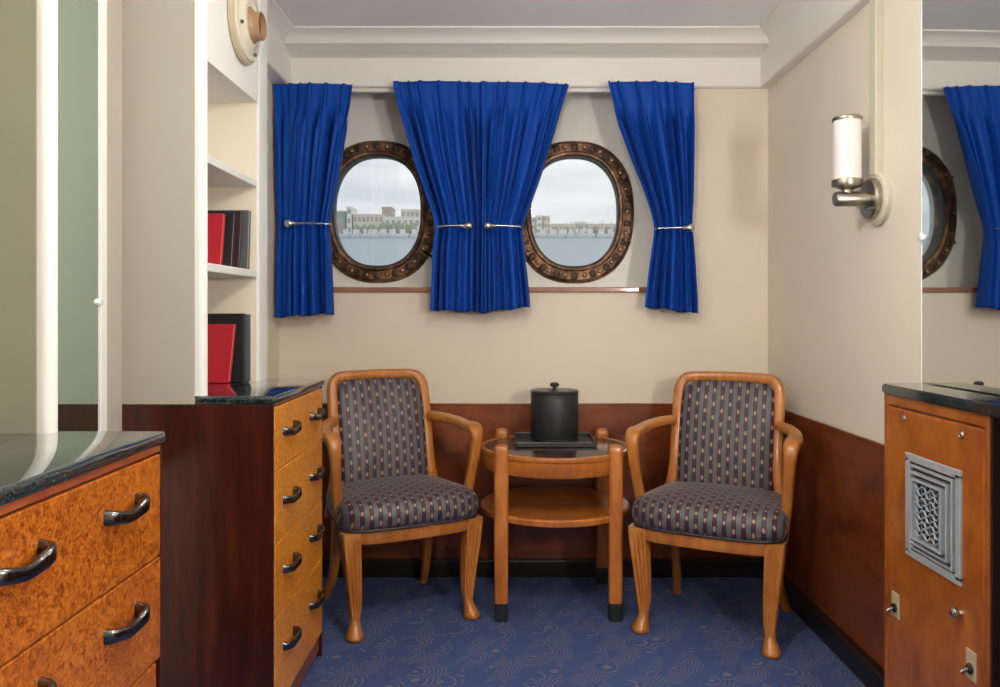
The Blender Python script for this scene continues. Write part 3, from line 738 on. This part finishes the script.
# ------------------------------------------------------------------ chairs
def outline(k, z, n=72):
    """seat plan: wide bowed front (-y), narrower back; k = inset"""
    pts = []
    for i in range(n):
        th = 2*PI*i/n; c, s_ = math.cos(th), math.sin(th); p = 5.6
        x = math.copysign(abs(c)**(2/p), c); y = math.copysign(abs(s_)**(2/p), s_)
        hw = 0.252 - 0.026*y
        yy = 0.215*y - (0.020*(1-x*x) if y < 0 else 0)*min(1, -y if y < 0 else 0)
        pts.append((x*(hw-k), yy*(1-k/0.235)-0.022, z))
    return pts
def back_y(z):       # rake of the back posts
    return 0.125 + 0.03*max(0, (z-0.45)/0.5) + 0.075*max(0, (z-0.45)/0.5)**1.6
def make_chair(label):
    t = thing('armchair', label, 'armchair', (0, 0, 0), 0, 'striped armchairs at the round table')
    W = M['chairwood']
    # cushion
    b = bmesh.new()
    rings = [outline(0.006, 0.392), outline(-0.008, 0.402), outline(-0.015, 0.420), outline(-0.017, 0.445), outline(-0.012, 0.470), outline(0.004, 0.490), outline(0.030, 0.500),
             outline(0.075, 0.507), outline(0.125, 0.513), outline(0.18, 0.515), outline(0.225, 0.516)]
    loft(b, rings); link('seat_cushion', b, M['fab_seat'], t, smooth=True, sharp=70)
    b = bmesh.new(); o = outline(-0.009, 0.398); vs = [Vector(p) for p in o]+[Vector(o[0])]
    sweep(b, vs, circ(0.005, 8), side=(0, 0, 1), cap=False); link('piping', b, M['piping'], t, smooth=True)
    # seat rail
    b = bmesh.new()
    def rl(k, z): return outline(k, z)
    R0, R1, R2, R3 = rl(0.004, 0.345), rl(0.0, 0.352), rl(0.0, 0.388), rl(0.006, 0.393)
    I0, I1 = rl(0.030, 0.393), rl(0.030, 0.345)
    vs = loft(b, [R0, R1, R2, R3, I0, I1], False, False)
    for i in range(72):
        j = (i+1) % 72; b.faces.new((vs[-1][i], vs[-1][j], vs[0][j], vs[0][i]))
    link('seat_rail', b, W, t, smooth=True)
    # front legs, fluted, with pad feet
    def flpt(w, g, k):
        """fluted square outline of width w, groove depth g, blended by k toward a circle"""
        out = []; hw = w/2; e = 0.76*hw
        for q in range(4):
            a = q*PI/2; ca, sa = math.cos(a), math.sin(a)
            row = []
            for m_ in range(25):
                s_ = -e+2*e*m_/24
                row.append((hw-g*(0.5-0.5*math.cos(2*PI*3*(m_/24))), s_))
            for m_ in (1, 2, 3):
                an = PI/2*m_/4; row.append((e+(hw-e)*math.cos(an), e+(hw-e)*math.sin(an)))
            for x_, y_ in row:
                l_ = math.hypot(x_, y_); x2, y2 = x_/l_*hw*1.05, y_/l_*hw*1.05
                x_, y_ = x_*(1-k)+x2*k, y_*(1-k)+y2*k
                out.append((x_*ca-y_*sa, x_*sa+y_*ca))
        return out
    for sx in (-1, 1):
        b = bmesh.new(); rings = []
        prof = [(0.390, 0.066, 0, 0, 0), (0.372, 0.068, 0, 0, 0), (0.360, 0.067, 0, 1, 0), (0.30, 0.063, 0, 1, 0), (0.24, 0.057, 0.002, 1, 0), (0.16, 0.049, 0.004, 1, 0), (0.10, 0.041, 0.004, 1, 0), (0.080, 0.038, 0.002, 0.2, 0.5), (0.065, 0.036, 0.0, 0, 0.9),
                (0.050, 0.038, -0.004, 0, 1), (0.034, 0.048, -0.012, 0, 1), (0.018, 0.060, -0.018, 0, 1), (0.006, 0.063, -0.018, 0, 1), (0.0, 0.054, -0.016, 0, 1)]
        for z, wd, oy, g, k in prof:
            rings.append([(sx*(0.226+0.022*(z/0.39)**1.3)+x_+sx*(-oy)*0.5, -0.205+y_*(1.12 if k == 1 else 1)+oy, z) for x_, y_ in flpt(wd, 0.0045*g, k)])
        loft(b, rings); link('leg', b, W, t, smooth=True, sharp=60)
    # back legs: raked backwards
    for sx in (-1, 1):
        b = bmesh.new()
        pts = catmull([(sx*0.200, 0.140, 0.400), (sx*0.200, 0.142, 0.30), (sx*0.202, 0.155, 0.20), (sx*0.206, 0.185, 0.10), (sx*0.219, 0.238, 0.025), (sx*0.222, 0.250, 0.0)], 6)
        for p in pts: p.z = max(p.z, 0)
        sweep(b, pts, rrect(0.042, 0.048, 0.012, 3), side=(1, 0, 0), scale=lambda s_: 1.0-0.35*s_+0.25*max(0, (s_-0.85)/0.15))
        for v_ in b.verts: v_.co.z = max(v_.co.z, 0)
        link('leg', b, W, t, smooth=True)
    # back frame: one bent rail
    def yb(z): return back_y(z)
    path = []
    zt = 0.925
    L_ = [(-0.232, 0.37), (-0.222, 0.45), (-0.206, 0.55), (-0.203, 0.65), (-0.203, 0.75), (-0.203, 0.84), (-0.199, 0.885), (-0.183, 0.913), (-0.155, 0.925), (-0.08, 0.928)]
    pts2 = L_ + [(0.0, 0.929)] + [(-x, z) for x, z in reversed(L_)]
    pts = catmull([(x, yb(z)+0.012*(1-(x/0.2)**2 if abs(x) < 0.2 else 0), z) for x, z in pts2], 4)
    b = bmesh.new()
    sweep(b, pts, rrect(0.038, 0.042, 0.013, 3), side=(0, 1, 0)); link('back_frame', b, W, t, smooth=True)
    # upholstered back
    b = bmesh.new(); n = 64
    def bo(k, dy):
        out = []
        for i in range(n):
            th = 2*PI*i/n; c, s_ = math.cos(th), math.sin(th); p = 6.0
            x = math.copysign(abs(c)**(2/p), c); zz = math.copysign(abs(s_)**(2/p), s_)
            z = 0.678+zz*(0.236-k); hw = 0.190-k
            X_ = x*hw
            if zz > 0.3: X_ *= 1-0.012*(zz-0.3)
            out.append((X_, yb(z)+dy+0.010*(1-x*x), z))
        return out
    loft(b, [bo(0.0, 0.020), bo(-0.001, -0.008), bo(0.004, -0.018), bo(0.016, -0.026), bo(0.05, -0.032), bo(0.10, -0.034), bo(0.15, -0.035)])
    link('backrest', b, M['fab_back'], t, smooth=True, sharp=70)
    # arms: bowed out, turn down and join the seat rail
    for sx in (-1, 1):
        b = bmesh.new()
        P = [(0.208, 0.150, 0.752), (0.236, 0.105, 0.748), (0.262, 0.040, 0.738), (0.274, -0.040, 0.728), (0.276, -0.100, 0.727), (0.274, -0.133, 0.717), (0.272, -0.146, 0.690),
             (0.268, -0.143, 0.64), (0.262, -0.128, 0.57), (0.256, -0.112, 0.50), (0.250, -0.100, 0.44), (0.243, -0.095, 0.37)]
        P = [(sx*(x+0.018*min(1, (x-0.208)/0.05)), y-0.008, z) for x, y, z in P]
        pts = catmull(P, 6)
        sweep(b, pts, rrect(0.044, 0.038, 0.013, 3), side=(1, 0, 0), scale=lambda s_: (0.85+0.55*math.exp(-((s_-0.36)/0.2)**2), 0.9+0.15*math.exp(-((s_-0.42)/0.12)**2)))
        link('arm', b, W, t, smooth=True)
    return t
chR = make_chair('striped open-arm chair in the right corner, angled toward the table')
chR.location = (0.815, 3.09, 0); chR.rotation_euler = (0, 0, math.radians(-27))
chL = clone(chR)
chL['label'] = 'striped open-arm chair between the tall dresser and the round table'
chL.location = (-0.447, 3.225, 0); chL.rotation_euler = (0, 0, math.radians(27.5))

# ------------------------------------------------------------------ table
TX, TY, TZ, TR = 0.203, 3.325, 0.643, 0.308
tb = thing('round_table', 'round two-tier side table with four posts and dark inset top', 'table', (TX, TY, 0))
b = bmesh.new(); lathe(b, [(TR-0.05, TZ-0.074), (TR-0.006, TZ-0.078), (TR-0.001, TZ-0.072), (TR-0.001, TZ-0.022), (TR-0.006, TZ-0.018), (TR-0.05, TZ-0.02)], (TX, TY, 0), 'z', 72); link('apron', b, M['tablewood'], tb, True, True)
b = bmesh.new(); lathe(b, [(TR-0.03, TZ-0.020), (TR+0.002, TZ-0.018), (TR+0.005, TZ-0.009), (TR+0.002, TZ), (TR-0.014, TZ+0.001), (TR-0.018, TZ-0.003)], (TX, TY, 0), 'z', 72); link('top_rim', b, M['tablewood'], tb, True, True)
b = bmesh.new(); lathe(b, [(TR-0.017, TZ-0.012), (TR-0.017, TZ-0.002), (TR-0.02, TZ-0.001)], (TX, TY, 0), 'z', 72); link('inset_top', b, M['tabletop'], tb, True, True, label='dark polished inset top')
b = bmesh.new(); lathe(b, [(TR-0.008, 0.380), (TR, 0.384), (TR+0.001, 0.402), (TR-0.005, 0.408)], (TX, TY, 0), 'z', 72); link('lower_shelf', b, M['tablewood'], tb, True, True)
for sx in (-1, 1):
    for sy in (-1, 1):
        x, y = TX+sx*0.2215, TY+sy*0.2165
        b = bmesh.new(); lg = rrect(0.056, 0.050, 0.013, 4)
        rings = [[(x+a*k, y+c_*k, z) for a, c_ in lg] for z, k in ((0.068, 0.92), (0.30, 1.0), (0.655, 1.02), (0.668, 0.98), (0.677, 0.80), (0.681, 0.45))]
        loft(b, rings); lo = link('leg', b, M['tablewood'], tb, True, True)
        b = bmesh.new(); loft(b, [[(x+a*k, y+c_*k, z) for a, c_ in lg] for z, k in ((0.0, 0.92), (0.004, 0.97), (0.070, 0.97))])
        fc = link('foot_cap', b, M['black'], tb, True, True, label='black foot cap'); fc.parent = lo

# tray and ice bucket
zt = TZ+0.0015
b = bmesh.new(); X0, X1, Y0, Y1 = TX-0.168, TX+0.168, 3.262, 3.535
ty = thing('serving_tray', 'black rectangular tray under the ice bucket', 'tray', ((X0+X1)/2, (Y0+Y1)/2, zt))
link('tray_base', B(X0, X1, Y0, Y1, zt, zt+0.006, 0.002), M['black'], ty, True)
b = bmesh.new()
box(b, X0, X1, Y0, Y0+0.008, zt+0.004, zt+0.020, 0.002); box(b, X0, X1, Y1-0.008, Y1, zt+0.004, zt+0.020, 0.002)
box(b, X0, X0+0.008, Y0, Y1, zt+0.004, zt+0.020, 0.002); box(b, X1-0.008, X1, Y0, Y1, zt+0.004, zt+0.020, 0.002)
link('rim', b, M['blackedge'], ty, True)
zb = zt+0.0065; BX, BY = TX+0.004, 3.41
ib = thing('ice_bucket', 'black cylindrical ice bucket with knobbed lid on the tray', 'ice bucket', (BX, BY, zb))
b = bmesh.new(); lathe(b, [(0.098, zb), (0.101, zb+0.004), (0.101, zb+0.196), (0.099, zb+0.2)], (BX, BY, 0), 'z', 56)
for fz in (zb+0.010, zb+0.186): lathe(b, [(0.101, fz), (0.1022, fz+0.002), (0.101, fz+0.004)], (BX, BY, 0), 'z', 56)
link('body', b, M['black'], ib, True, True)
b = bmesh.new(); lathe(b, [(0.1015, zb+0.199), (0.103, zb+0.201), (0.103, zb+0.209), (0.099, zb+0.2135), (0.05, zb+0.216), (0.004, zb+0.217)], (BX, BY, 0), 'z', 56); lid = link('lid', b, M['blackedge'], ib, True, True)
b = bmesh.new(); lathe(b, [(0.009, zb+0.214), (0.009, zb+0.224), (0.018, zb+0.228), (0.020, zb+0.236), (0.016, zb+0.243), (0.004, zb+0.246)], (BX, BY, 0), 'z', 20); kn = link('knob', b, M['black'], ib, True, True); kn.parent = lid

# ------------------------------------------------------------------ unseen pendant and added fill sconces
def ceiling_lamp(label, x, y, zc, rad, mat):
    t = thing('pendant_lamp', label, 'ceiling light', (x, y, zc-rad))
    b = bmesh.new(); lathe(b, [(0.075, ZC-0.03), (0.08, ZC-0.026), (0.08, ZC)], (x, y, 0), 'z', 40); link('canopy', b, M['satin'], t, True, True)
    b = bmesh.new(); lathe(b, [(rad*math.sin(PI*i/16)+0.0005, zc-rad*math.cos(PI*i/16)) for i in range(17)], (x, y, 0), 'z', 32); link('glass_globe', b, mat, t, True, True)
    b = bmesh.new(); lathe(b, [(0.008, zc+rad-0.006), (0.008, ZC-0.02)], (x, y, 0), 'z', 16); link('stem', b, M['satin'], t, True, True)
ceiling_lamp('round glass pendant lamp over the middle of the cabin', 0.10, 1.55, 2.0, 0.10, lampmat('globe_glass_mid', 88))
fillglass, dimglass = lampmat('fill_sconce_glass', 290), lampmat('dim_fill_glass', 110)
def fill_sconce(label, xw, sg, y, z):  # unseen lamps added to brighten the ceiling and light the room frontally
    t = thing('wall_sconce', label, 'wall light', (xw, y, z))
    b = bmesh.new(); lathe(b, [(0.07, xw), (0.07, xw+sg*0.02), (0.02, xw+sg*0.024), (0.02, xw+sg*0.12)], (0, y, z), 'x', 32); link('back_plate', b, M['satin'], t, True, True)
    b = bmesh.new(); lathe(b, [(0.045, z+0.03), (0.045, z+0.24), (0.005, z+0.242)], (xw+sg*0.11, y, 0), 'z', 32); link('glass_shade', b, dimglass if sg > 0 else fillglass, t, True, True)
fill_sconce('added fill sconce with frosted glass cylinder, unseen on the left wall', XL, 1, 0.45, 1.30)
fill_sconce('added fill sconce with frosted glass cylinder, unseen on the right wall', XR, -1, 0.45, 1.30)

# ------------------------------------------------------------------ harbour outside
def Wp(x, y, d):      # a point out at distance d
    return Vector(((x-VX)/F*d, d, H+(VY-y)/F*d))
SH = 500.0; k_ = SH/F
zs = H+(VY-237)/F*SH
t = NT('harbour_water'); v = t.coord('Object', (0.02, 0.12, 1))
M['water'] = t.pbr(t.mix(t.noise(v, 3, 4), (0.24, 0.33, 0.37), (0.34, 0.43, 0.46)), 0.35, bump=t.bump(t.noise(v, 12, 3), 0.2, 0.5))
M['shore'] = paint('pale_quay', (0.50, 0.46, 0.40))  # harbour colours from here on are paled to stand in for haze
M['bwhite'] = paint('white_render', (0.93, 0.92, 0.90)); M['bcream'] = paint('cream_render', (0.84, 0.78, 0.62)); M['btan'] = paint('tan_render', (0.60, 0.48, 0.40))
M['bgreen'] = paint('green_glass_hall', (0.34, 0.48, 0.42)); M['bpink'] = paint('pale_pink_render', (0.86, 0.76, 0.70)); M['wing'] = plain('dark_window_bands', (0.50, 0.48, 0.46), 0.5)
M['leaf'] = plain('hazy_tree_leaves', (0.40, 0.43, 0.33), 0.9); M['bark'] = plain('bark', (0.15, 0.10, 0.07), 0.9)
M['hull'] = plain('boat_gelcoat', (0.92, 0.89, 0.90), 0.4); M['mast'] = plain('boat_mast', (0.62, 0.58, 0.58), 0.4)
bm = bmesh.new(); vs = [bm.verts.new(p) for p in ((-260, 5, -8+0.111*5), (200, 5, -8+0.111*5), (900, SH+2, zs), (-1100, SH+2, zs))]
bm.faces.new(vs); struct('floor_water', bm, M['water'])
bm = B(-1100, 900, SH, SH+260, zs-3, zs+1.0); struct('floor_shore', bm, M['shore'])
def building(label, x0, x1, ytop, ybase, mat, floors=3, d=SH+60, bays=5, depth=20, roof=None):
    s_ = F/d
    X0, X1 = (x0-VX)/s_, (x1-VX)/s_; Z0 = zs+1.0; Z1 = H+(VY-ytop)/s_
    t_ = thing('building', label, 'building', ((X0+X1)/2, d+depth/2, Z0))
    b_ = bmesh.new(); box(b_, X0, X1, d, d+depth, Z0, Z1); link('walls', b_, mat, t_, True)
    b_ = bmesh.new(); box(b_, X0-0.3, X1+0.3, d-0.3, d+depth+0.3, Z1, Z1+0.6); link('roof', b_, roof or mat, t_, True)
    hgt = Z1-Z0; wdt = X1-X0
    for f_ in range(floors):
        for q_ in range(bays):
            cx_ = X0+wdt*(q_+0.5)/bays; cz_ = Z0+hgt*(f_+0.55)/floors
            link('window', B(cx_-wdt/bays*0.3, cx_+wdt/bays*0.3, d-0.15, d+0.1, cz_-hgt/floors*0.24, cz_+hgt/floors*0.24), M['wing'], t_, True)
building('green glass hall on the waterfront seen through left porthole', 326, 345.5, 211.5, 228, M['bgreen'], 1, SH+60, 2, roof=M['bwhite'])
building('slim white tower beside the green hall across the water', 346.6, 351.5, 207.5, 228, M['bwhite'], 4, SH+60, 1)
building('long cream waterfront block right of the white tower', 353, 383, 215, 228, M['bcream'], 3, SH+62, 7)
building('tan high-rise standing behind the shore trees in left porthole', 382, 391.5, 207.5, 228, M['btan'], 6, SH+110, 2)
building('low white warehouse in front of the tan high-rise', 384.5, 420, 217.5, 228, M['bwhite'], 2, SH+46, 6)
building('pale pink apartment block at right of left porthole view', 401, 424, 210, 228, M['bpink'], 4, SH+95, 5)
building('tall white apartment tower leftmost in right porthole view', 536.5, 542.5, 216, 233, M['bwhite'], 5, SH+90, 1)
building('cream and pink twin tower second in right porthole view', 543.5, 550, 216.5, 233, M['bpink'], 5, SH+92, 2)
building('broad white apartment tower beside the twin tower', 527, 535.5, 218, 233, M['bwhite'], 5, SH+94, 2)
building('low cream terrace in the middle of right porthole view', 551, 575, 224.5, 233, M['bcream'], 2, SH+70, 6)
building('white block with small roof house in right porthole view', 575, 587, 222.5, 233, M['bwhite'], 3, SH+75, 4)
building('long low cream terrace at right of right porthole view', 588, 620, 224.5, 233, M['bcream'], 2, SH+72, 8)
def tree(label, x, ytop, w, seed, d=SH+30):
    s_ = F/d; rnd = random.Random(seed)
    X = (x-VX)/s_; Z0 = zs+1.0; top = H+(VY-ytop)/s_; rr = w/s_/2
    t_ = thing('tree', label, 'tree', (X, d, Z0), 0, 'shore trees seen through the portholes')
    b_ = bmesh.new(); bmesh.ops.create_icosphere(b_, subdivisions=3, radius=1)
    hz = max(1.0, (top-Z0-1.2)/2)
    for v_ in b_.verts:
        q = v_.co.normalized(); m = 1+0.35*noise.noise(q*2.3+Vector((seed, 0, 0)))
        v_.co = Vector((X+q.x*rr*m, d+q.y*rr*m, top-hz+q.z*hz*m))
    link('crown', b_, M['leaf'], t_, True, True)
    b_ = bmesh.new(); lathe(b_, [(0.35, Z0), (0.25, top-hz)], (X, d, 0), 'z', 8); link('trunk', b_, M['bark'], t_, True, True)
for i, (x, yt, w_) in enumerate([(329, 224, 9), (356, 225, 8), (364, 225, 7), (372, 224, 8), (383, 222.5, 9), (390, 223.5, 8), (398, 222, 8), (405, 221.5, 9), (413, 223, 8)]):
    tree('small hazy tree in the shoreline row seen through left porthole', x, yt, w_, i+1, SH+12+(i%2)*14)
for i, (x, yt, w_) in enumerate([(534, 227, 6), (555, 226, 6), (566, 226.5, 5), (580, 226.5, 6), (596, 226, 7), (607, 226.5, 5)]):
    tree('small hazy tree in the shoreline row seen through right porthole', x, yt, w_, i+30, SH+12+(i%2)*14)
def boat(label, X, Y, L, hm, rnd, grp):
    z = -8+0.111*Y
    b_ = bmesh.new()
    pr = []
    for (fx_, wy, zz) in ((-0.5, 0.7, 0), (-0.5, 0.9, 1.1), (0.5, 0.05, 1.5), (0.45, 0.02, 0)):
        pr.append((fx_, wy, zz))
    r0 = [(X-0.5*L, Y-0.8, z), (X+0.42*L, Y-0.1, z), (X+0.42*L, Y+0.1, z), (X-0.5*L, Y+0.8, z)]
    r1 = [(X-0.5*L, Y-1.2, z+2.0), (X+0.2*L, Y-1.1, z+2.2), (X+0.5*L, Y, z+2.5), (X-0.5*L, Y+1.2, z+2.0)]
    loft(b_, [r0, r1]); box(b_, X-0.3*L, X+0.1*L, Y-0.7, Y+0.7, z+1.9, z+4.8, 0.15, 1)
    t_ = thing('boat', label, 'boat', (X, Y, z), 0, grp)
    link('hull', b_, M['hull'], t_, True)
    if hm: 
        b_ = bmesh.new(); lathe(b_, [(0.22, z+1), (0.14, z+hm)], (X, Y, 0), 'z', 6); link('mast', b_, M['mast'], t_, True)
rnd = random.Random(5)
for grp, lab, xa, xb in (('boats seen through left porthole', 'small white boat moored in the marina seen through left porthole', 332, 420), ('boats seen through right porthole', 'small white boat moored in the marina seen through right porthole', 528, 616)):
    for row, (Y, n_) in enumerate(((494, 9), (486, 8), (478, 9))):
        for i in range(n_):
            x = xa+(xb-xa)*(i+0.4+0.2*rnd.random())/n_
            boat(lab, (x-VX)/F*Y, Y-rnd.random()*2, 4.0+rnd.random()*1.2, rnd.uniform(7, 11) if rnd.random() < 0.85 else 0, rnd, grp)

# overcast sky
wd = bpy.data.worlds.new('world'); sc.world = wd; wd.use_nodes = True
nt = wd.node_tree; nt.nodes.clear()
tc = nt.nodes.new('ShaderNodeTexCoord'); mp = nt.nodes.new('ShaderNodeMapping'); mp.inputs['Scale'].default_value = (3, 3, 22)
nz = nt.nodes.new('ShaderNodeTexNoise'); nz.inputs['Scale'].default_value = 1.6; nz.inputs['Detail'].default_value = 4
rp = nt.nodes.new('ShaderNodeValToRGB'); rp.color_ramp.elements[0].position = 0.35; rp.color_ramp.elements[0].color = (0.60, 0.65, 0.69, 1)
bgs = 1.2; rp.color_ramp.elements[1].position = 0.65; rp.color_ramp.elements[1].color = (0.80, 0.81, 0.83, 1)
bg = nt.nodes.new('ShaderNodeBackground'); bg.inputs['Strength'].default_value = 1.2
ow = nt.nodes.new('ShaderNodeOutputWorld')
for a_, b_ in ((tc.outputs['Generated'], mp.inputs[0]), (mp.outputs[0], nz.inputs['Vector']), (nz.outputs[0], rp.inputs[0]), (rp.outputs[0], bg.inputs[0]), (bg.outputs[0], ow.inputs[0])):
    nt.links.new(a_, b_)

sc.view_settings.view_transform = 'Standard'; sc.view_settings.look = 'None'
sc.view_settings.exposure = 0.0; sc.view_settings.gamma = 1.0; sc.view_settings.use_curve_mapping = False
